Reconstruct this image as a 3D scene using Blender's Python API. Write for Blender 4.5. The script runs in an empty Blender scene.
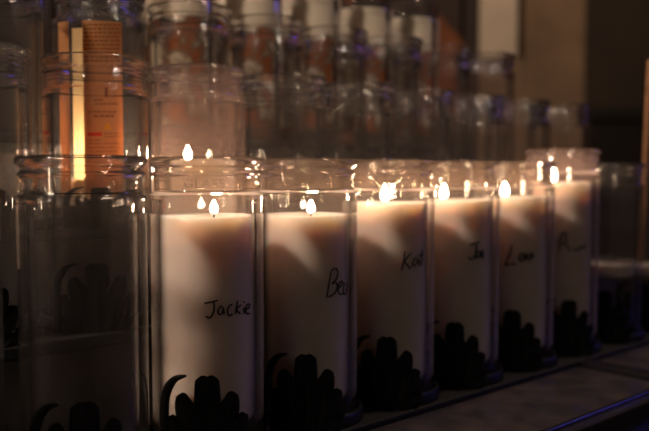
import bpy, bmesh, math, random
from mathutils import Vector, Matrix
random.seed(7)
PI = math.pi
scene = bpy.context.scene
COL = scene.collection

# ------------------------------------------------------------------ camera
W, H, F = 649, 431, 800.0
CAM_Z = 1.2
HORIZON = 172.0
PITCH = math.atan((H / 2 - HORIZON) / F)
cam_d = bpy.data.cameras.new('camera')
cam_d.sensor_width = 36.0
cam_d.lens = F / W * 36.0
cam_d.clip_start = 0.02
cam_d.clip_end = 60
cam_d.dof.use_dof = True
cam_d.dof.focus_distance = 0.465
cam_d.dof.aperture_fstop = 5.6
cam = bpy.data.objects.new('camera', cam_d)
COL.objects.link(cam)
cam.location = (0, 0, CAM_Z)
cam.rotation_euler = (PI / 2 - PITCH, 0, 0)
scene.camera = cam
FWD = Vector((0, math.cos(PITCH), -math.sin(PITCH)))
UP = Vector((0, math.sin(PITCH), math.cos(PITCH)))
EYE = Vector((0, 0, CAM_Z))


def ray(px, py):
    return (FWD * F + Vector((px - W / 2, 0, 0)) + UP * (H / 2 - py)).normalized()


def at_depth(px, py, depth):
    d = ray(px, py)
    return EYE + d * (depth / d.y)


def on_cylinder(px, py, cx, cy, r):
    """Where the line of sight meets the near side of an upright cylinder."""
    d = ray(px, py)
    ox, oy = EYE.x - cx, EYE.y - cy
    a = d.x ** 2 + d.y ** 2
    b = 2 * (ox * d.x + oy * d.y)
    c = ox * ox + oy * oy - r * r
    disc = max(b * b - 4 * a * c, 0.0)
    t = (-b - math.sqrt(disc)) / (2 * a)
    return EYE + d * t


# ------------------------------------------------------------------ materials
def srgb(r, g, b):
    def f(c):
        c /= 255.0
        return c / 12.92 if c <= 0.04045 else ((c + 0.055) / 1.055) ** 2.4
    return (f(r), f(g), f(b), 1.0)


def new_mat(name):
    m = bpy.data.materials.new(name)
    m.use_nodes = True
    nt = m.node_tree
    nt.nodes.clear()
    out = nt.nodes.new('ShaderNodeOutputMaterial')
    return m, nt, out


def principled(name, color, rough=0.5, metal=0.0, spec=0.5, noise=None, bump=None, sss=None):
    m, nt, out = new_mat(name)
    p = nt.nodes.new('ShaderNodeBsdfPrincipled')
    p.inputs['Base Color'].default_value = color
    p.inputs['Roughness'].default_value = rough
    p.inputs['Metallic'].default_value = metal
    p.inputs['Specular IOR Level'].default_value = spec
    tc = nt.nodes.new('ShaderNodeTexCoord')
    if noise:
        scale, color2, lo, hi = noise
        n = nt.nodes.new('ShaderNodeTexNoise')
        n.inputs['Scale'].default_value = scale
        n.inputs['Detail'].default_value = 5
        r = nt.nodes.new('ShaderNodeValToRGB')
        r.color_ramp.elements[0].position = lo
        r.color_ramp.elements[1].position = hi
        r.color_ramp.elements[0].color = color
        r.color_ramp.elements[1].color = color2
        nt.links.new(tc.outputs['Object'], n.inputs['Vector'])
        nt.links.new(n.outputs['Fac'], r.inputs['Fac'])
        nt.links.new(r.outputs['Color'], p.inputs['Base Color'])
    if bump:
        scale, strength, dist = bump
        n2 = nt.nodes.new('ShaderNodeTexNoise')
        n2.inputs['Scale'].default_value = scale
        n2.inputs['Detail'].default_value = 4
        b = nt.nodes.new('ShaderNodeBump')
        b.inputs['Strength'].default_value = strength
        b.inputs['Distance'].default_value = dist
        nt.links.new(tc.outputs['Object'], n2.inputs['Vector'])
        nt.links.new(n2.outputs['Fac'], b.inputs['Height'])
        nt.links.new(b.outputs['Normal'], p.inputs['Normal'])
    if sss:
        w, rad, sc = sss
        p.inputs['Subsurface Weight'].default_value = w
        p.inputs['Subsurface Radius'].default_value = rad
        p.inputs['Subsurface Scale'].default_value = sc
    nt.links.new(p.outputs[0], out.inputs['Surface'])
    return m


def glass_mat(name, haze=0.0, haze_col=(0.9, 0.8, 0.75, 1), tint=(0.96, 0.955, 0.95, 1), bend=(0.40, 0.92), shine=0.015, wobble=0.2):
    """Clear glass: straight through face on, bent at grazing angles, mirror-like glints on top."""
    m, nt, out = new_mat(name)
    N, L = nt.nodes, nt.links
    tc = N.new('ShaderNodeTexCoord')
    mp = N.new('ShaderNodeMapping')
    mp.inputs['Scale'].default_value = (1, 1, 0.25)
    no = N.new('ShaderNodeTexNoise')
    no.inputs['Scale'].default_value = 70
    no.inputs['Detail'].default_value = 2
    bu = N.new('ShaderNodeBump')
    bu.inputs['Strength'].default_value = wobble
    bu.inputs['Distance'].default_value = 0.001
    L.new(tc.outputs['Object'], mp.inputs['Vector'])
    L.new(mp.outputs[0], no.inputs['Vector'])
    L.new(no.outputs['Fac'], bu.inputs['Height'])
    lw = N.new('ShaderNodeLayerWeight')
    lw.inputs['Blend'].default_value = 0.5
    # bending share
    mr = N.new('ShaderNodeMapRange')
    mr.interpolation_type = 'SMOOTHSTEP'
    mr.inputs['From Min'].default_value = bend[0]
    mr.inputs['From Max'].default_value = bend[1]
    mr.inputs['To Max'].default_value = 0.85
    L.new(lw.outputs['Facing'], mr.inputs['Value'])
    tr = N.new('ShaderNodeBsdfTransparent')
    tr.inputs['Color'].default_value = tint
    rf = N.new('ShaderNodeBsdfRefraction')
    rf.inputs['IOR'].default_value = 1.47
    rf.inputs['Roughness'].default_value = 0.0
    rf.inputs['Color'].default_value = tint
    L.new(bu.outputs['Normal'], rf.inputs['Normal'])
    m1 = N.new('ShaderNodeMixShader')
    L.new(mr.outputs[0], m1.inputs['Fac'])
    L.new(tr.outputs[0], m1.inputs[1])
    L.new(rf.outputs[0], m1.inputs[2])
    last = m1
    if haze > 0:
        df = N.new('ShaderNodeBsdfDiffuse')
        df.inputs['Color'].default_value = haze_col
        tl = N.new('ShaderNodeBsdfTranslucent')
        tl.inputs['Color'].default_value = haze_col
        md = N.new('ShaderNodeMixShader')
        md.inputs['Fac'].default_value = 0.6
        L.new(df.outputs[0], md.inputs[1])
        L.new(tl.outputs[0], md.inputs[2])
        m2 = N.new('ShaderNodeMixShader')
        m2.inputs['Fac'].default_value = haze
        L.new(last.outputs[0], m2.inputs[1])
        L.new(md.outputs[0], m2.inputs[2])
        last = m2
    # fresnel (same both ways through the wall)
    pw = N.new('ShaderNodeMath'); pw.operation = 'POWER'; pw.inputs[1].default_value = 4.0
    L.new(lw.outputs['Facing'], pw.inputs[0])
    ma = N.new('ShaderNodeMath'); ma.operation = 'MULTIPLY_ADD'
    ma.inputs[1].default_value = 0.75
    ma.inputs[2].default_value = shine
    L.new(pw.outputs[0], ma.inputs[0])
    gl = N.new('ShaderNodeBsdfGlossy')
    gl.inputs['Roughness'].default_value = 0.03
    L.new(bu.outputs['Normal'], gl.inputs['Normal'])
    m3 = N.new('ShaderNodeMixShader')
    L.new(ma.outputs[0], m3.inputs['Fac'])
    L.new(last.outputs[0], m3.inputs[1])
    L.new(gl.outputs[0], m3.inputs[2])
    L.new(m3.outputs[0], out.inputs['Surface'])
    return m


def translucent_mat(name, color, trans=0.5, clear=0.0, noise=None):
    m, nt, out = new_mat(name)
    N, L = nt.nodes, nt.links
    df = N.new('ShaderNodeBsdfDiffuse'); df.inputs['Color'].default_value = color
    tl = N.new('ShaderNodeBsdfTranslucent'); tl.inputs['Color'].default_value = color
    mx = N.new('ShaderNodeMixShader'); mx.inputs['Fac'].default_value = trans
    L.new(df.outputs[0], mx.inputs[1]); L.new(tl.outputs[0], mx.inputs[2])
    last = mx
    if noise:
        kind, color2, par = noise
        tc = N.new('ShaderNodeTexCoord')
        no = N.new('ShaderNodeTexNoise'); no.inputs['Scale'].default_value = par[0]; no.inputs['Detail'].default_value = 3
        L.new(tc.outputs['Object'], no.inputs['Vector'])
        rp = N.new('ShaderNodeValToRGB')
        rp.color_ramp.elements[0].color = color
        rp.color_ramp.elements[1].color = color2
        rp.color_ramp.elements[0].position = 0.45
        rp.color_ramp.elements[1].position = 0.55
        if kind == 'print':
            rp.color_ramp.elements[0].position = 0.40
            rp.color_ramp.elements[1].position = 0.55
            e3 = rp.color_ramp.elements.new(0.66); e3.color = srgb(150, 82, 40)
            sx = N.new('ShaderNodeSeparateXYZ'); L.new(tc.outputs['Object'], sx.inputs[0])
            mr = N.new('ShaderNodeMapRange')
            mr.inputs['From Min'].default_value = par[1]; mr.inputs['From Max'].default_value = par[2]
            mr.inputs['To Min'].default_value = 0.06; mr.inputs['To Max'].default_value = -0.45
            L.new(sx.outputs['Z'], mr.inputs['Value'])
            ad = N.new('ShaderNodeMath'); ad.operation = 'ADD'
            L.new(no.outputs['Fac'], ad.inputs[0]); L.new(mr.outputs[0], ad.inputs[1])
            L.new(ad.outputs[0], rp.inputs['Fac'])
        else:
            L.new(no.outputs['Fac'], rp.inputs['Fac'])
        L.new(rp.outputs['Color'], df.inputs['Color']); L.new(rp.outputs['Color'], tl.inputs['Color'])
    if clear > 0:
        tp = N.new('ShaderNodeBsdfTransparent')
        m2 = N.new('ShaderNodeMixShader'); m2.inputs['Fac'].default_value = clear
        L.new(last.outputs[0], m2.inputs[1]); L.new(tp.outputs[0], m2.inputs[2])
        last = m2
    L.new(last.outputs[0], out.inputs['Surface'])
    return m


def emission_mat(name, color, strength):
    m, nt, out = new_mat(name)
    e = nt.nodes.new('ShaderNodeEmission')
    e.inputs['Color'].default_value = color
    e.inputs['Strength'].default_value = strength
    nt.links.new(e.outputs[0], out.inputs['Surface'])
    return m


FLAME_RGB = (1.0, 0.73, 0.48, 1)
M = {
    'glass': glass_mat('clear_glass', haze=0.015),
    'glass_neck': glass_mat('clear_glass_neck', haze=0.02, bend=(0.22, 0.48), shine=0.05, wobble=0.04),
    'glass_lit': glass_mat('filmed_glass', haze=0.035, haze_col=(0.88, 0.68, 0.6, 1)),
    'glass_lit_neck': glass_mat('filmed_glass_neck', haze=0.065, haze_col=(0.9, 0.60, 0.44, 1), bend=(0.25, 0.50), shine=0.05, wobble=0.04),  # film haze tinted warm, with scattered flame light put into its colour
    'glass_milky': glass_mat('milky_glass', haze=0.055, haze_col=(0.8, 0.52, 0.44, 1)),
    'glass_milky_neck': glass_mat('milky_glass_neck', haze=0.08, haze_col=(0.8, 0.54, 0.48, 1), bend=(0.19, 0.50), shine=0.05, wobble=0.04),
    'wax': principled('white_wax', srgb(238, 220, 207), 0.42, sss=(0.9, (1.0, 0.84, 0.70), 0.018),
                      noise=(55, srgb(228, 210, 194), 0.35, 0.7), bump=(180, 0.08, 0.001)),
    'amber_glow': translucent_mat('amber_glow_lining', (0.95, 0.70, 0.36, 1), 0.75),  # amber candle glow put into the lining colour
    'low_wax': principled('sooty_leftover_wax', srgb(236, 226, 214), 0.5, sss=(0.4, (1, .7, .5), 0.006),
                          noise=(60, srgb(214, 196, 176), 0.4, 0.7)),
    'wick': principled('charred_wick', (0.01, 0.008, 0.007, 1), 0.9),
    'flame': emission_mat('candle_flame', FLAME_RGB, 200),
    'ink': principled('black_marker_ink', (0.006, 0.006, 0.008, 1), 0.6),
    'iron': principled('black_cast_iron', (0.004, 0.0036, 0.0033, 1), 0.42, 0.0, 0.35, bump=(140, 0.35, 0.002)),
    'deck': principled('sooty_black_shelf', (0.007, 0.006, 0.006, 1), 0.5, bump=(60, 0.3, 0.002)),
    'riser': principled('dull_grey_riser', (0.055, 0.045, 0.042, 1), 0.6, bump=(40, 0.2, 0.002)),
    'slab': principled('mottled_dark_stone', (0.020, 0.016, 0.019, 1), 0.34,
                       noise=(35, (0.046, 0.033, 0.031, 1), 0.42, 0.7), bump=(70, 0.3, 0.002)),
    'nosing': principled('dark_polished_edge', (0.012, 0.010, 0.012, 1), 0.25, bump=(50, 0.1, 0.001)),
    'paper': translucent_mat('amber_backlit_paper', srgb(205, 152, 104), 0.6),  # amber backlight put into the paper colour
    'printed_paper': translucent_mat('cream_label_with_brown_print', srgb(226, 212, 190), 0.35,
                                     noise=('print', srgb(112, 90, 74), (48, 0.110, 0.128))),
    'print': translucent_mat('brown_print', srgb(135, 80, 48), 0.3),
    'red': translucent_mat('red_print', srgb(205, 30, 18), 0.45),
    'yellow': translucent_mat('yellow_print', srgb(235, 175, 20), 0.5),
    'stick': principled('pale_wooden_stick', srgb(176, 122, 78), 0.6, noise=(90, srgb(150, 98, 60), 0.4, 0.65)),
    'stone': principled('brown_grey_stone', srgb(150, 122, 92), 0.85, noise=(5, srgb(126, 100, 74), 0.35, 0.7), bump=(20, 0.3, 0.01)),
    'plaster': principled('pale_plaster', srgb(226, 206, 176), 0.8, noise=(6, srgb(208, 188, 160), 0.4, 0.7)),
    'dark_wall': principled('dark_panelled_wall', srgb(70, 55, 42), 0.7, noise=(3, srgb(58, 46, 36), 0.4, 0.7)),
    'dark_wood': principled('dark_moulding_wood', srgb(36, 26, 20), 0.5, noise=(12, srgb(26, 20, 16), 0.4, 0.7)),
    'wood': principled('orange_brown_wood', srgb(150, 84, 38), 0.5, noise=(9, srgb(118, 62, 28), 0.35, 0.7)),
    'wood_dark': principled('deep_brown_wood', srgb(64, 44, 32), 0.55, noise=(9, srgb(48, 34, 25), 0.35, 0.7)),
    'floor': principled('worn_floor_tiles', srgb(70, 58, 48), 0.6, noise=(4, srgb(54, 46, 40), 0.4, 0.7)),
    'ceiling': principled('dim_ceiling', srgb(90, 78, 64), 0.9),
    'leaf': principled('dry_dark_leaf', srgb(70, 72, 48), 0.7),
    'brass': principled('dull_brass', (0.35, 0.24, 0.09, 1), 0.35, 1.0),
}


# ------------------------------------------------------------------ mesh helpers
def mesh_from(name, bm, mat, smooth=True):
    me = bpy.data.meshes.new(name)
    bmesh.ops.recalc_face_normals(bm, faces=bm.faces)
    bm.to_mesh(me)
    bm.free()
    if smooth:
        for p in me.polygons:
            p.use_smooth = True
    me.materials.append(mat)
    return me


def obj(name, me, parent=None, loc=(0, 0, 0), label=None, kind=None):
    o = bpy.data.objects.new(name, me)
    COL.objects.link(o)
    o.location = loc
    if parent:
        o.parent = parent
    if label:
        o['label'] = label
    if kind:
        o['kind'] = kind
    return o


def thing(name, label, cat, loc, group=None):
    o = bpy.data.objects.new(name, None)
    o.empty_display_size = 0.03
    COL.objects.link(o)
    o.location = loc
    o['label'] = label
    o['category'] = cat
    if group:
        o['group'] = group
    return o


def lathe(bm, prof, seg=64, closed=False):
    """Turn (r, z) points about the z axis; r = 0 at an end closes to a pole."""
    rings = []
    for r, z in prof:
        if r < 1e-7:
            rings.append([bm.verts.new((0, 0, z))])
        else:
            rings.append([bm.verts.new((r * math.cos(2 * PI * i / seg), r * math.sin(2 * PI * i / seg), z)) for i in range(seg)])
    pairs = list(zip(rings, rings[1:]))
    if closed:
        pairs.append((rings[-1], rings[0]))
    for a, b in pairs:
        for i in range(seg):
            j = (i + 1) % seg
            if len(a) == 1 and len(b) == 1:
                continue
            if len(a) == 1:
                bm.faces.new((a[0], b[i], b[j]))
            elif len(b) == 1:
                bm.faces.new((a[i], a[j], b[0]))
            else:
                bm.faces.new((a[i], a[j], b[j], b[i]))


def tube(bm, pts, radii, seg=8, flat=1.0):
    pts = [Vector(p) for p in pts]
    n = len(pts)
    prev = None
    rings = []
    for i, p in enumerate(pts):
        t = (pts[min(i + 1, n - 1)] - pts[max(i - 1, 0)]).normalized()
        if prev is None:
            ref = Vector((0, 0, 1)) if abs(t.z) < 0.9 else Vector((1, 0, 0))
            nx = t.cross(ref).normalized()
        else:
            nx = (prev - t * prev.dot(t)).normalized()
        prev = nx
        ny = t.cross(nx)
        r = radii[i] if isinstance(radii, (list, tuple)) else radii
        rings.append([bm.verts.new(p + nx * (r * math.cos(2 * PI * k / seg)) + ny * (r * flat * math.sin(2 * PI * k / seg))) for k in range(seg)])
    for a, b in zip(rings, rings[1:]):
        for k in range(seg):
            bm.faces.new((a[k], a[(k + 1) % seg], b[(k + 1) % seg], b[k]))
    bm.faces.new(rings[0][::-1])
    bm.faces.new(rings[-1])


def box_bm(bm, lo, hi, frame=None, bevel=0.0):
    r = bmesh.ops.create_cube(bm, size=1.0)
    vs = r['verts']
    for v in vs:
        c = [lo[i] + (v.co[i] + 0.5) * (hi[i] - lo[i]) for i in range(3)]
        v.co = Vector(c)
    if bevel > 0:
        es = list({e for v in vs for e in v.link_edges})
        res = bmesh.ops.bevel(bm, geom=es, offset=bevel, segments=2, affect='EDGES', profile=0.7)
        vs = list({v for f in res['faces'] for v in f.verts} | {v for v in vs if v.is_valid})
    if frame:
        for v in vs:
            v.co = frame(v.co)
    return vs


def smooth_line(pts, k=4):
    """Catmull-Rom through 2-D or 3-D points."""
    pts = [Vector(p) for p in pts]
    if len(pts) < 3:
        a, b = pts[0], pts[-1]
        return [a.lerp(b, i / 4) for i in range(5)]
    out = []
    for i in range(len(pts) - 1):
        p0 = pts[max(i - 1, 0)]; p1 = pts[i]; p2 = pts[i + 1]; p3 = pts[min(i + 2, len(pts) - 1)]
        for j in range(k):
            t = j / k
            out.append(0.5 * ((2 * p1) + (p2 - p0) * t + (2 * p0 - 5 * p1 + 4 * p2 - p3) * t * t + (3 * p1 - p0 - 3 * p2 + p3) * t ** 3))
    out.append(pts[-1])
    return out


# ------------------------------------------------------------------ layout of the tiers
U = Vector((0.743, 0.669, 0))        # along the rows, away from the viewer
V = Vector((-0.669, 0.743, 0))       # up the tiers
STEP = Vector((0.0591, 0.0531, 0))
ROW0 = {1: Vector((-0.0709, 0.483, 0)), 2: Vector((-0.0916, 0.584, 0)), 3: Vector((-0.1108, 0.664, 0)), 4: Vector((-0.1346, 0.750, 0))}
RIM = {1: CAM_Z + 0.008, 2: CAM_Z + 0.0735, 3: CAM_Z + 0.133, 4: CAM_Z + 0.195}
GH = 0.173                            # height of a glass
DECK = {k: RIM[k] - GH for k in RIM}
R_OUT, R_IN = 0.0338, 0.0286


def spot(row, n):
    p = ROW0[row] + STEP * n
    return Vector((p.x, p.y, DECK[row] + 0.0008))


def to_cam_angle(p):
    """Angle (about z) from a glass towards where one stands in front of the stand."""
    return math.atan2(-p.y, -p.x)


# ------------------------------------------------------------------ glass
def glass_profile(h, neck=True):
    ro, ri = R_OUT, R_IN
    o = [(0, 0.0), (ro - 0.006, 0.0), (ro - 0.002, 0.0008), (ro - 0.0004, 0.003), (ro, 0.006), (ro, 0.03), (ro, 0.08), (ro, h - 0.030),
         (ro, h - 0.0250), (ro + 0.0004, h - 0.0238), (ro + 0.0006, h - 0.0228), (ro + 0.0002, h - 0.0218), (ro - 0.0012, h - 0.0211), (ro - 0.0022, h - 0.0202), (ro - 0.0024, h - 0.0192),
         (ro - 0.0024, h - 0.0122), (ro - 0.0020, h - 0.0113), (ro - 0.0008, h - 0.0106), (ro - 0.0004, h - 0.0099), (ro - 0.0008, h - 0.0092), (ro - 0.0020, h - 0.0085),
         (ro - 0.0026, h - 0.0074), (ro - 0.0020, h - 0.0060), (ro - 0.0003, h - 0.0050), (ro + 0.0006, h - 0.0036), (ro + 0.0005, h - 0.0020),
         (ro - 0.0002, h - 0.0008), (ro - 0.0013, h - 0.0001), (ro - 0.0026, h - 0.0001), (ro - 0.0038, h - 0.0010), (ri + 0.0004, h - 0.0030), (ri, h - 0.006),
         (ri, h - 0.02), (ri, h - 0.05), (ri, 0.06), (ri, 0.018), (ri - 0.0008, 0.014), (ri - 0.003, 0.0115), (ri - 0.008, 0.0105), (0, 0.010)]
    return o


def glass_mesh(name, h, mat):
    bm = bmesh.new()
    lathe(bm, glass_profile(h), 72)
    return mesh_from(name, bm, mat)


GM = {('glass', GH): None}


def get_glass(kind, h):
    key = (kind, round(h, 4))
    if GM.get(key) is None:
        me = glass_mesh('candle_glass', h, M[kind])
        me.materials.append(M[kind + '_neck'])
        for p in me.polygons:
            if p.center.z > h - 0.0255:
                p.material_index = 1
        GM[key] = me
    return GM[key]


def flame_mesh(h=0.0095, r=0.0026):
    bm = bmesh.new()
    prof = [(0, 0), (0.55, 0.06), (0.88, 0.16), (1.0, 0.28), (0.95, 0.42), (0.78, 0.58), (0.52, 0.75), (0.26, 0.89), (0, 1.0)]
    lathe(bm, [(a * r, b * h) for a, b in prof], 12)
    return mesh_from('flame', bm, M['flame'])


FLAME = {}


def wax_mesh(top, r, mat, bottom=0.0112, dish=0.004, rough=0.0):
    bm = bmesh.new()
    prof = [(0, bottom), (r - 0.008, bottom + 0.0005), (r - 0.003, bottom + 0.002), (r, bottom + 0.007)]
    k = 6
    for i in range(1, k):
        prof.append((r, bottom + 0.007 + (top - bottom - 0.007) * i / k))
    prof += [(r, top - 0.0008), (r - 0.0005, top), (r - 0.0016, top - 0.0004), (r - 0.004, top - dish * 0.45), (r * 0.7, top - dish * 0.85), (r * 0.4, top - dish), (0.004, top - dish), (0, top - dish)]
    lathe(bm, prof, 56)
    if rough:
        for v in bm.verts:
            rr = math.hypot(v.co.x, v.co.y)
            if v.co.z > bottom + 0.008:
                a = math.atan2(v.co.y, v.co.x)
                v.co.z += rough * (math.sin(3 * a + 1) + 0.5 * math.sin(5 * a)) * rr / r
    return mesh_from('wax', bm, mat)


def wick_mesh(l=0.0095):
    bm = bmesh.new()
    tube(bm, smooth_line([(0, 0, -0.004), (0, 0, l * 0.5), (0.0006, 0, l * 0.8), (0.0018, 0, l)], 3), 0.0006, 6)
    return mesh_from('wick', bm, M['wick'])


def add_flame(root, x, y, z, h=0.011, r=0.003):
    w = obj('wick', wick_mesh(0.006), root, (x, y, z - 0.0005))
    key = (h, r)
    if key not in FLAME:
        FLAME[key] = flame_mesh(h, r)
    return obj('flame', FLAME[key], root, (x, y, z + 0.0036))


def lettering(root, strokes, origin, scale, pos, r, width, name='handwriting'):
    """Marker strokes lying on the side of the wax."""
    bm = bmesh.new()
    for s in strokes:
        line = smooth_line([(a, b, 0) for a, b in s], 4)
        pts = []
        for q in line:
            p = on_cylinder(origin[0] + q.x / scale, origin[1] + q.y / scale, pos.x, pos.y, r)
            pts.append(p - pos)
        if len(pts) > 1:
            n = len(pts)
            tube(bm, pts, [width * (0.75 if i in (0, n - 1) else 1.0) for i in range(n)], 6)
    return obj(name, mesh_from(name, bm, M['ink']), root)


def emboss(root, text, pos, facing, h, size=0.0075):
    """Raised glass letters on the neck band."""
    cu = bpy.data.curves.new('emboss', 'FONT')
    cu.body = text
    cu.size = size
    cu.extrude = 0.0003
    cu.align_x = 'CENTER'
    cu.space_character = 1.15
    o = bpy.data.objects.new('tmp', cu)
    COL.objects.link(o)
    dg = bpy.context.evaluated_depsgraph_get()
    me = bpy.data.meshes.new_from_object(o.evaluated_get(dg))
    bpy.data.objects.remove(o)
    r0 = R_OUT - 0.0023
    for v in me.vertices:
        a = facing + v.co.x / r0
        r = r0 + v.co.z
        v.co = Vector((r * math.cos(a), r * math.sin(a), h - 0.0178 + v.co.y))
    me.materials.clear()
    me.materials.append(M['glass_lit'])
    me.name = 'embossed_lettering'
    return obj('embossed_lettering', me, root)


def label_patch(r, a0, a1, z0, z1, mat, seg=24, name='paper_label', single=False):
    bm = bmesh.new()
    t = 0.00015
    rows = 6
    for rr in ((r,) if single else (r, r + t)):
        grid = [[bm.verts.new((rr * math.cos(a0 + (a1 - a0) * i / seg), rr * math.sin(a0 + (a1 - a0) * i / seg), z0 + (z1 - z0) * j / rows)) for i in range(seg + 1)] for j in range(rows + 1)]
        for j in range(rows):
            for i in range(seg):
                bm.faces.new((grid[j][i], grid[j][i + 1], grid[j + 1][i + 1], grid[j + 1][i]))
    return mesh_from(name, bm, mat)


def glass_thing(name, label, cat, row, n, kind='glass', h=GH, group=None, offset=(0, 0)):
    p = spot(row, n) + Vector((offset[0], offset[1], 0))
    root = thing(name, label, cat, p, group)
    g = obj('glass', get_glass(kind, h), root)
    g.rotation_euler.z = random.random() * 6.28
    return root, p


GROUPS = {1: 'candle glasses in the front row', 2: 'candle glasses in the second row', 3: 'candle glasses in the third row', 4: 'candle glasses in the top row'}

# ---- front row: lit candles
JACKIE = [[(85, 170), (150, 158), (210, 142)], [(172, 150), (178, 210), (160, 280), (130, 305), (100, 288)],
          [(260, 210), (235, 200), (215, 235), (220, 270), (245, 265), (262, 215), (268, 275)],
          [(345, 180), (315, 195), (300, 245), (315, 285), (350, 265)],
          [(395, 145), (384, 210), (375, 270)], [(425, 185), (385, 225), (420, 268)],
          [(457, 205), (452, 235), (455, 265)], [(450, 156), (456, 160)],
          [(470, 225), (500, 210), (505, 180), (480, 185), (468, 230), (480, 265), (512, 262)]]
BEC = [[(210, 335), (225, 240), (245, 120)], [(245, 120), (280, 105), (297, 140), (280, 195), (250, 225), (280, 215), (292, 250), (270, 300), (225, 330)],
       [(300, 260), (325, 235), (330, 205), (305, 225), (298, 285), (320, 310), (345, 290)], [(347, 215), (340, 290), (360, 300), (372, 200)]]
KAT = [[(195, 125), (185, 210), (168, 280)], [(245, 140), (195, 200), (215, 235), (240, 262)],
       [(290, 180), (262, 195), (255, 235), (275, 240), (300, 190), (305, 240)], [(330, 120), (325, 180), (320, 245)], [(300, 165), (345, 150)]]
JAN = [[(105, 145), (140, 135), (180, 122)], [(155, 135), (150, 200), (130, 245), (95, 235)],
       [(175, 190), (150, 205), (155, 235), (180, 215), (185, 190), (190, 235)], [(202, 180), (198, 210), (205, 235)]]
LAU = [[(410, 140), (395, 210), (360, 290), (400, 280), (445, 285)], [(500, 205), (470, 215), (465, 255), (490, 250), (505, 210), (510, 255)],
       [(525, 200), (525, 245), (545, 245), (550, 195)], [(558, 200), (562, 240)]]
RRR = [[(150, 245), (165, 130), (190, 95), (205, 130), (200, 180), (165, 185)], [(200, 185), (235, 245)],
       [(265, 225), (300, 235), (320, 205), (345, 220), (360, 195)]]

R_WAX = 0.0283
lit = [  # n, strokes, origin, scale, label, wax top px y, flame px x, flame h, offset, glass kind, height
    (0, JACKIE, (195, 285), 9.27, 'lit white candle in glass nearest the viewer, with the sharp six-letter handwritten name', 213.5, 214, 0.0085, (0, 0), 'glass_lit', GH),
    (1, BEC, (300, 255), 7.84, 'lit white candle in glass with a tall slanting capital B handwritten on it', 212.5, 311, 0.0085, (0, 0), 'glass_lit', GH),
    (2, KAT, (380, 235), 7.84, 'lit white candle in glass with a handwritten capital K', 202, 385, 0.0125, (0, 0), 'glass_lit', GH),
    (3, JAN, (455, 225), 7.21, 'lit white candle in glass with a blurred handwritten capital J, behind the K candle', 199, 444, 0.0115, (0, 0), 'glass_lit', GH),
    (4, LAU, (455, 225), 7.21, 'lit white candle in glass with a blurred handwritten capital L', 196, 505, 0.0115, (0, 0), 'glass_lit', GH),
    (5, RRR, (540, 220), 7.84, 'tall lit candle in a milky pink-rimmed glass, last lit one of the front row', 181, 553, 0.0125, (-0.003, 0.0), 'glass_milky', GH + 0.012),
]
for n, strokes, org, sc, lab, wy, fx, fh, off, gk, gh in lit:
    root, p = glass_thing('votive_candle', lab, 'candle', 1, n, gk, gh, GROUPS[1], off)
    front = on_cylinder(fx, wy, p.x, p.y, R_WAX)
    top = front.z - p.z
    wax = obj('wax', wax_mesh(top, R_WAX, M['wax'], dish=0.0035), root)
    # the flame stands over the wax centre line, at its own place along the sight line
    fp = at_depth(fx, wy, p.y)
    dx = max(-0.016, min(0.016, fp.x - p.x))
    top -= 0.0024 if n < 2 else 0.0012
    wax.data = wax_mesh(top, R_WAX, M['wax'], dish=0.0035)
    add_flame(root, dx, 0.0, top - 0.0026, fh, 0.0026 if fh < 0.01 else 0.003)
    lettering(root, strokes, org, sc, p, R_WAX + 0.0001, 0.00062 if n < 3 else 0.0008)
    if n < 4:
        emboss(root, 'GLASS', p, to_cam_angle(p) - 0.05, gh)

root, p = glass_thing('votive_candle', 'unseen lit candle in glass, added beyond the left picture edge to light the front row', 'candle', 1, -3, 'glass_lit', GH, GROUPS[1])  # unseen candle added to light the row from the left
obj('wax', wax_mesh(0.148, R_WAX, M['wax']), root)
add_flame(root, 0.004, 0, 0.1445, 0.0135, 0.0032)

# ---- front row: empty and burnt-down glasses
glass_thing('empty_glass', 'empty clear glass in the front row, cut off by the left picture edge', 'glass', 1, -2, 'glass', GH, GROUPS[1])
glass_thing('empty_glass', 'large empty clear glass in front row, showing dark ironwork through it', 'glass', 1, -1, 'glass', GH, GROUPS[1])
for n, lab in ((6, 'burnt-out glass with a thin white layer of wax, right of the last lit candle'),
               (7, 'burnt-out glass at the right picture edge, holding a thin wooden stick')):
    root, p = glass_thing('burnt_candle', lab, 'candle', 1, n, 'glass', GH, GROUPS[1])
    front = on_cylinder(612 if n == 6 else 643, 268, p.x, p.y, R_WAX)
    top = front.z - p.z
    obj('wax', wax_mesh(top + 0.002, R_WAX, M['low_wax'], bottom=top - 0.012, dish=0.003, rough=0.0012), root)
p7 = spot(1, 7)
a = at_depth(640.5, 266, p7.y + 0.004)
b = at_depth(649.5, 60, p7.y + 0.010)
st = obj('wooden_stick', None)
bpy.data.objects.remove(st)
bm = bmesh.new()
d = (b - a)
tube(bm, [a + d * t - a for t in (0, 0.2, 0.4, 0.6, 0.8, 1.0)], [0.0026] * 5 + [0.0022], 10)
st = obj('wooden_stick', mesh_from('wooden_stick', bm, M['stick']), None, a)
st['label'] = 'thin upright wooden lighting stick standing in the glass at the right edge'
st['category'] = 'stick'

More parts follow.
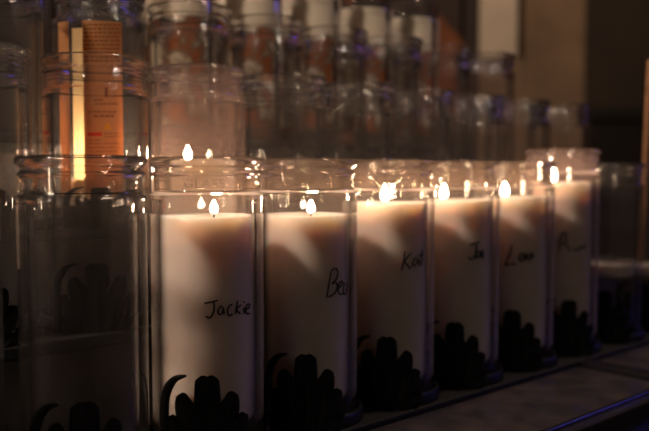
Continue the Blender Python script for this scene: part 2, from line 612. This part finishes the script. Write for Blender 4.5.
# ---- second row
labs2 = {-2: 'empty clear glass in the second row, cut off by the left picture edge', -1: 'empty clear glass in second row, directly in front of the amber-glowing labelled glass',
         1: 'empty dim glass in second row, next right of the glass with the raised flame', 2: 'empty dim glass in second row, behind the B candle',
         3: 'empty dim glass in second row, behind the K candle', 4: 'empty dim glass in second row, behind the J candle',
         5: 'empty dim glass in second row, behind the L candle', 6: 'last empty glass at the right end of the second row'}
for n, lab in labs2.items():
    glass_thing('empty_glass', lab, 'glass', 2, n, 'glass', GH, GROUPS[2])
root, p = glass_thing('votive_candle', 'lit candle in a hazy pinkish glass, second row above the first named candle', 'candle', 2, 0, 'glass_milky', GH, GROUPS[2])
fp = at_depth(194, 160, p.y)
obj('wax', wax_mesh(fp.z - p.z, R_WAX, M['wax']), root)
for px in (188,):
    q = at_depth(px, 160, p.y)
    add_flame(root, q.x - p.x, 0.0, fp.z - p.z - 0.0035, 0.0105, 0.0027)

# ---- third row
root, p = glass_thing('labelled_candle', 'low-burning candle glowing amber behind two paper labels in the third row', 'candle', 3, -1, 'glass', GH, GROUPS[3])
obj('wax', wax_mesh(0.034, R_WAX - 0.0016, M['wax'], dish=0.004), root)
add_flame(root, 0.004, 0.006, 0.030, 0.019, 0.0058)
rl = R_OUT + 0.0002


def ang(px, py=60):
    q = on_cylinder(px, py, p.x, p.y, rl) - p
    return math.atan2(q.y, q.x)


obj('glow_lining', label_patch(R_IN - 0.0008, ang(66), ang(119), 0.02, GH - 0.03, M['amber_glow'], 30, 'glow_lining', True), root)  # lining added so the gap between the labels glows amber
side = label_patch(rl, ang(59), ang(69), 0.022, GH - 0.026, M['paper'], 12)
obj('paper_label', side, root)
main = obj('paper_label', label_patch(rl, ang(83), ang(122), 0.022, GH - 0.026, M['paper'], 24), root)


def dashes(rects, mat, name):
    bm = bmesh.new()
    for x0, x1, y0, y1 in rects:
        k = max(1, int((x1 - x0) / 2))
        lo = [on_cylinder(x0 + (x1 - x0) * i / k, y1, p.x, p.y, rl + 0.0003) - p for i in range(k + 1)]
        hi = [on_cylinder(x0 + (x1 - x0) * i / k, y0, p.x, p.y, rl + 0.0003) - p for i in range(k + 1)]
        lv = [bm.verts.new(q) for q in lo]
        hv = [bm.verts.new(q) for q in hi]
        for i in range(k):
            bm.faces.new((lv[i], lv[i + 1], hv[i + 1], hv[i]))
    return obj(name, mesh_from(name, bm, mat, False), main)


txt = []
for yy in range(24, 64, 4):
    x = 84.0
    while x < 119:
        w = random.uniform(1.5, 5)
        txt.append((x, min(x + w, 120.5), yy, yy + 1.5))
        x += w + random.uniform(0.8, 1.6)
for (y0, xa, xb, st_) in ((99, 94, 104, 1.8), (103, 95, 118, 1.6), (111, 88, 118, 1.6), (115, 94, 114, 2.0), (139.5, 87, 101, 1.2), (133, 104, 120, 1.0), (136, 104, 120, 1.0), (143, 88, 120, 1.0), (147, 88, 120, 1.0), (151, 88, 118, 1.0)):
    x = xa
    while x < xb:
        w = random.uniform(1.5, 4)
        txt.append((x, min(x + w, xb), y0, y0 + st_))
        x += w + random.uniform(0.8, 1.6)
txt.append((105, 107.5, 87, 97))
dashes(txt, M['print'], 'small_print')
dashes([(88 + i * 2.0, 89.7 + i * 2.0, 132.5, 136) for i in range(7)], M['red'], 'red_warning_word')
bm = bmesh.new()
tri = [on_cylinder(x, y, p.x, p.y, rl + 0.0003) - p for x, y in ((107.5, 122), (103.5, 129.5), (112, 129.5))]
bm.faces.new([bm.verts.new(q) for q in tri])
obj('yellow_warning_triangle', mesh_from('yellow_warning_triangle', bm, M['yellow'], False), main)

labs3 = {-2: 'dark empty glass in third row, at the left picture edge', 0: 'dull grey empty glass in third row, above the glass with the raised flame',
         1: 'empty glass in third row, second right of the amber-glowing labelled glass', 2: 'empty glass in third row, third right of the amber-glowing labelled glass',
         3: 'empty glass in third row, below the last labelled glass of the top row', 4: 'empty glass in third row, next to last before the pale column',
         5: 'last empty glass of the third row, in front of the pale column'}
for n, lab in labs3.items():
    glass_thing('empty_glass', lab, 'glass', 3, n, 'glass', GH, GROUPS[3])

# ---- top row: labelled glasses
labs4 = {-2: 'empty glass of the top row at far left, mostly hidden behind other glasses', -1: 'empty glass of the top row, hidden behind the amber-glowing glass',
         0: 'labelled glass of the top row, above the dull grey third-row glass', 1: 'labelled glass of the top row, fourth from its right end',
         2: 'labelled glass of the top row, third from its right end', 3: 'labelled glass of the top row, second from its right end',
         4: 'labelled glass at the right end of the top row, cream above a brown picture'}
for n, lab in labs4.items():
    if n < 0:
        glass_thing('empty_glass', lab, 'glass', 4, n, 'glass', GH, GROUPS[4])
        continue
    root, q = glass_thing('labelled_glass', lab, 'glass', 4, n, 'glass', GH, GROUPS[4])
    fa = to_cam_angle(q)
    for c, wd in ((-0.12, 1.9), (-1.75, 1.0), (1.45, 0.7)):
        obj('paper_label', label_patch(R_OUT + 0.0002, fa + c - wd * 0.5, fa + c + wd * 0.5, 0.02, GH - 0.018, M['printed_paper'], 20), root)

# ------------------------------------------------------------------ the iron stand
stand = thing('votive_stand', 'tiered black iron candle stand with leaf ornaments and a dark stone ledge', 'candle stand', (0, 0, 0))
O1 = Vector((ROW0[1].x, ROW0[1].y, 0))


def fr(u, v, z):
    """Stand frame: u along the rows, v up the tiers (0 at the front row's centre line)."""
    return O1 + U * u + V * v + Vector((0, 0, z))


def fbox(bm, u0, u1, v0, v1, z0, z1, bevel=0.0):
    return box_bm(bm, (u0, v0, z0), (u1, v1, z1), lambda c: fr(c.x, c.y, c.z), bevel)


vrow = {k: (ROW0[k] - ROW0[1]).dot(V) for k in ROW0}
U0, U1 = -0.34, 0.66
TH = 0.008
for k in (1, 2, 3, 4):
    bm = bmesh.new()
    fo = {1: 0.042, 2: 0.042, 3: 0.0368, 4: 0.042}
    v0 = vrow[k] - fo[k]
    v1 = (vrow[k + 1] - fo[k + 1] + 0.004) if k < 4 else vrow[4] + 0.05
    uend = {1: U1, 2: 0.60, 3: 0.56, 4: 0.52}[k]
    fbox(bm, U0, uend, v0, v1, DECK[k] - TH, DECK[k], 0.0012)
    obj('shelf', mesh_from('shelf', bm, M['deck'], False), stand)
    bm = bmesh.new()
    zlow = (DECK[k - 1] + 0.0002) if k > 1 else 0.95
    fbox(bm, U0 + 0.002, uend - 0.002, v0 + 0.0025, v0 + 0.0055, zlow, DECK[k] - TH - 0.0002)
    obj('riser', mesh_from('riser', bm, M['riser'], False), stand)
# ledge in front of the first tier
ZL = CAM_Z - 0.168
US = U.dot(Vector((0.2168, 0.7045, 0)) - O1)
for ua, ub in ((U0, US - 0.012), (US + 0.014, U1 + 0.25)):
    bm = bmesh.new()
    fbox(bm, ua, ub, -0.125, -0.044, ZL - 0.02, ZL, 0.002)
    obj('stone_slab', mesh_from('stone_slab', bm, M['slab'], False), stand)
bm = bmesh.new()
fbox(bm, US - 0.0085, US + 0.0105, -0.125, -0.044, ZL - 0.02, ZL + 0.0035, 0.002)
obj('cross_bar', mesh_from('cross_bar', bm, M['nosing'], False), stand)
bm = bmesh.new()
fbox(bm, U0, U1 + 0.25, -0.137, -0.1255, ZL - 0.022, ZL + 0.0005, 0.0025)
fbox(bm, U0, U1 + 0.25, -0.149, -0.1255, ZL - 0.040, ZL - 0.0225, 0.003)
tube(bm, [fr(U0, -0.1255, ZL + 0.0010), fr(U1 + 0.25, -0.1255, ZL + 0.0010)], 0.0022, 16)
obj('front_edge', mesh_from('front_edge', bm, M['nosing'], False), stand)
bm = bmesh.new()
fbox(bm, U0 + 0.02, U1 + 0.2, -0.105, vrow[4] + 0.03, 0.0, ZL - 0.041)
obj('base_cabinet', mesh_from('base_cabinet', bm, M['deck'], False), stand)


def lobe(bm, base, tip, bulge_side, w0, w1, wt, notch=0.0, ridge=0.0028, R=0.0388, nt=12, ns=8):
    """One leaf blade laid on an upright cylinder facing +x: raised midrib, rounded rims, a back."""
    bx, bz = base
    tx, tz = tip
    for side in (1, -1):
        grid = []
        for i in range(nt + 1):
            t = i / nt
            cx = bx + (tx - bx) * t + bulge_side * math.sin(PI * t)
            cz = bz + (tz - bz) * t
            w = (w0 + (w1 - w0) * min(1, t / 0.7)) if t < 0.7 else (w1 + (wt - w1) * ((t - 0.7) / 0.3) ** 2)
            row = []
            for j in range(ns + 1):
                s = -1 + 2 * j / ns
                x = cx + s * w
                z = cz - abs(s) ** 2 * 0.0035 * t - (notch * math.exp(-(s / 0.25) ** 2) if t > 0.9 else 0)
                prof = (1 - s * s)
                d = ridge * prof * (0.6 + 0.4 * math.cos(3 * PI * s)) if side > 0 else -0.0012 * prof
                curl = 0.0032 * max(0, t - 0.6) ** 2 / 0.16
                r = R + d + curl
                row.append(bm.verts.new((r * math.cos(-x / R), r * math.sin(-x / R), z)))
            grid.append(row)
        for i in range(nt):
            for j in range(ns):
                bm.faces.new((grid[i][j], grid[i][j + 1], grid[i + 1][j + 1], grid[i + 1][j]))


bm = bmesh.new()
lobe(bm, (0, 0.0), (0, 0.0535), 0, 0.0066, 0.0074, 0.0062, notch=0.0016)
for sg in (1, -1):
    lobe(bm, (sg * 0.006, 0.0), (sg * 0.0128, 0.0425), sg * 0.0004, 0.0072, 0.0072, 0.0040)
    lobe(bm, (sg * 0.012, 0.0), (sg * 0.0190, 0.0290), sg * 0.0010, 0.0064, 0.0062, 0.0038)
    lobe(bm, (sg * 0.014, -0.0005), (sg * 0.0215, 0.013), sg * 0.002, 0.0055, 0.0048, 0.0026)
bmesh.ops.remove_doubles(bm, verts=bm.verts, dist=1e-6)
PALM = mesh_from('leaf_ornament', bm, M['iron'])
bm = bmesh.new()
sc_pts = [(-0.66, 0.000), (-0.66, 0.018), (-0.65, 0.0345), (-0.61, 0.0415), (-0.53, 0.0472), (-0.41, 0.0510), (-0.27, 0.0532)]
path = []
for i, (an, z) in enumerate(sc_pts):
    r = 0.0400 + 0.002 * max(0, i - 4)
    path.append((r * math.cos(an), r * math.sin(an), z))
line = smooth_line(path, 5)
nn = len(line)
tube(bm, line, [0.0027 if i / nn < 0.55 else 0.0027 - 0.0022 * ((i / nn - 0.55) / 0.45) ** 1.5 for i in range(nn)], 10)
SCROLL = mesh_from('curled_leaf', bm, M['iron'])
bm = bmesh.new()
lathe(bm, [(0.0348, 0.0), (0.0348, 0.007), (0.0356, 0.008), (0.0372, 0.008), (0.0380, 0.006), (0.0384, 0.002), (0.0384, 0.0)], 48, closed=True)
RING = mesh_from('holder_ring', bm, M['iron'])
for row, ns in ((1, range(-2, 8)), (2, range(-2, 7)), (3, range(-2, 6)), (4, range(-2, 5))):
    for n in ns:
        q = spot(row, n) - Vector((0.003 if (row, n) == (1, 5) else 0, 0, 0.0006))
        fa = to_cam_angle(q) - 0.02
        obj('holder_ring', RING, stand, q)
        if row < 4:
            zs = {1: 0.97, 2: 0.82, 3: 0.55}[row]
            for nm, me in (('leaf_ornament', PALM), ('curled_leaf', SCROLL)):
                o = obj(nm, me, stand, q)
                o.rotation_euler.z = fa + (0.22 if (row, n) == (1, 5) else 0)
                o.scale.z = zs

# ------------------------------------------------------------------ the church around it
def structure(name, bm, mat, smooth=False):
    o = obj(name, mesh_from(name, bm, mat, smooth))
    o['kind'] = 'structure'
    return o


X0, X1, Y0, Y1, ZC = -3.2, 3.6, -2.4, 4.6, 4.2
bm = bmesh.new(); box_bm(bm, (X0 - .1, Y0 - .1, -0.1), (X1 + .1, Y1 + .1, 0)); structure('floor', bm, M['floor'])
bm = bmesh.new(); box_bm(bm, (X0 - .1, Y0 - .1, ZC), (X1 + .1, Y1 + .1, ZC + .1)); structure('ceiling', bm, M['ceiling'])
bm = bmesh.new(); box_bm(bm, (X0 - .1, Y1, 0), (X1 + .1, Y1 + .1, ZC)); structure('wall_back', bm, M['dark_wall'])
bm = bmesh.new(); box_bm(bm, (X0 - .1, Y0, 0), (X0, Y1, ZC)); structure('wall_left', bm, M['dark_wall'])
bm = bmesh.new(); box_bm(bm, (X1, Y0, 0), (X1 + .1, Y1, ZC)); structure('wall_right', bm, M['dark_wall'])
bm = bmesh.new(); box_bm(bm, (X0 - .1, Y0 - .1, 0), (X1 + .1, Y0, ZC)); structure('wall_front', bm, M['dark_wall'])
zm = CAM_Z + (HORIZON - 112) / 801 * (Y1 - 0.05)
bm = bmesh.new()
box_bm(bm, (1.0, Y1 - 0.06, zm - 0.05), (X1, Y1, zm + 0.03), None, 0.01)
box_bm(bm, (1.0, Y1 - 0.03, 0.0), (X1, Y1, zm - 0.051))
structure('trim_1', bm, M['dark_wood'])
# stone pier
d = 3.4
xa, xb = (521 - 324.5) / 801 * d, (584 - 324.5) / 801 * d
bm = bmesh.new()
box_bm(bm, (xa, d, 0), (xb, d + 0.35, ZC), None, 0.03)
structure('pillar', bm, M['stone'])
# pale column on a dark plinth
d = 2.9
xa, xb = (477 - 324.5) / 801 * d, (516 - 324.5) / 801 * d
zb = CAM_Z + (HORIZON - 59) / 801 * d
rc = (xb - xa) / 2
bm = bmesh.new()
box_bm(bm, (xa, d, zb), (xb, d + 0.2, ZC), None, 0.012)
structure('column', bm, M['plaster'])
bm = bmesh.new()
box_bm(bm, (xa - 0.01, d + 0.0, 0), (xb + 0.02, d + 0.2, zb - 0.001), None, 0.01)
structure('trim_2', bm, M['stone'])

# wooden screen behind the top row
d = 2.3


def bx(px):
    return (px - 324.5) / 801 * d


def bz(py):
    return CAM_Z + (HORIZON - py) / 801 * d


scr = thing('wooden_screen', 'brown wooden screen with a diagonal lighter brace behind the top row', 'screen', (bx(200), d, 0))


def sp(name, lo, hi, mat, bevel=0.006):
    bm = bmesh.new()
    box_bm(bm, lo, hi, None, bevel)
    for v in bm.verts:
        v.co -= Vector((bx(200), d, 0))
    return obj(name, mesh_from(name, bm, mat, False), scr)


sp('panel', (bx(-120), d, 0.0), (bx(470), d + 0.03, 2.3), M['wood_dark'])
for px in (250, 330):
    sp('stile', (bx(px), d - 0.02, 0.0), (bx(px + 22), d - 0.0005, 2.3), M['wood'])
sp('stile', (bx(461), d - 0.02, 0.0), (bx(477), d - 0.0005, 2.3), M['wood_dark'])
bm = bmesh.new()
poly = [(bx(428), bz(10)), (bx(460), bz(44)), (bx(460), bz(120)), (bx(420), bz(120))]
vs0 = [bm.verts.new((x - bx(200), -0.022, z)) for x, z in poly]
vs1 = [bm.verts.new((x - bx(200), -0.0006, z)) for x, z in poly]
bm.faces.new(vs0); bm.faces.new(vs1[::-1])
for i in range(4):
    bm.faces.new((vs0[i], vs0[(i + 1) % 4], vs1[(i + 1) % 4], vs1[i]))
obj('brace', mesh_from('brace', bm, M['wood'], False), scr)

# ------------------------------------------------------------------ light
def area(name, loc, target, size, energy, color, size_y=None):
    l = bpy.data.lights.new(name, 'AREA')
    l.energy = energy
    l.color = color
    l.size = size
    if size_y:
        l.shape = 'RECTANGLE'
        l.size_y = size_y
    o = bpy.data.objects.new(name, l)
    COL.objects.link(o)
    o.location = loc
    o.rotation_euler = (Vector(target) - Vector(loc)).to_track_quat('-Z', 'Y').to_euler()
    return o


area('blue_window_light', (2.5, 1.35, 1.9), (0.1, 0.6, 1.2), 1.5, 3.3, (0.12, 0.10, 1.0), 0.05)
area('white_window_light', (1.75, -1.25, 1.9), (0.1, 0.6, 1.2), 0.10, 2.0, (1.0, 0.88, 0.72), 0.10)
area('background_fill', (0.9, 0.9, 3.9), (0.7, 2.8, 1.4), 0.5, 40.0, (1.0, 0.75, 0.54))  # unseen warm light added to brighten the background and top-row labels
l = bpy.data.lights.new('upper_left_fill', 'SPOT')  # unseen warm light added to brighten the wax from the upper left
l.energy = 49
l.color = (1.0, 0.82, 0.67)
l.shadow_soft_size = 0.05
l.spot_size = math.radians(70)
l.spot_blend = 0.6
o = bpy.data.objects.new('upper_left_fill', l)
COL.objects.link(o)
o.location = (-0.78, -0.10, 1.95)
o.rotation_euler = (Vector((0.1, 0.65, 1.2)) - o.location).to_track_quat('-Z', 'Y').to_euler()

w = bpy.data.worlds.new('dim_church_air')
scene.world = w
w.use_nodes = True
w.node_tree.nodes['Background'].inputs['Color'].default_value = (0.9, 0.75, 0.8, 1)
w.node_tree.nodes['Background'].inputs['Strength'].default_value = 0.02

scene.view_settings.view_transform = 'Standard'
scene.view_settings.look = 'None'
scene.view_settings.gamma = 1.0
scene.view_settings.exposure = 0.0
scene.view_settings.use_curve_mapping = False
cy = scene.cycles
cy.max_bounces = 20
cy.transparent_max_bounces = 80
cy.transmission_bounces = 16
cy.glossy_bounces = 6
cy.diffuse_bounces = 4
cy.sample_clamp_indirect = 8
cy.use_denoising = True
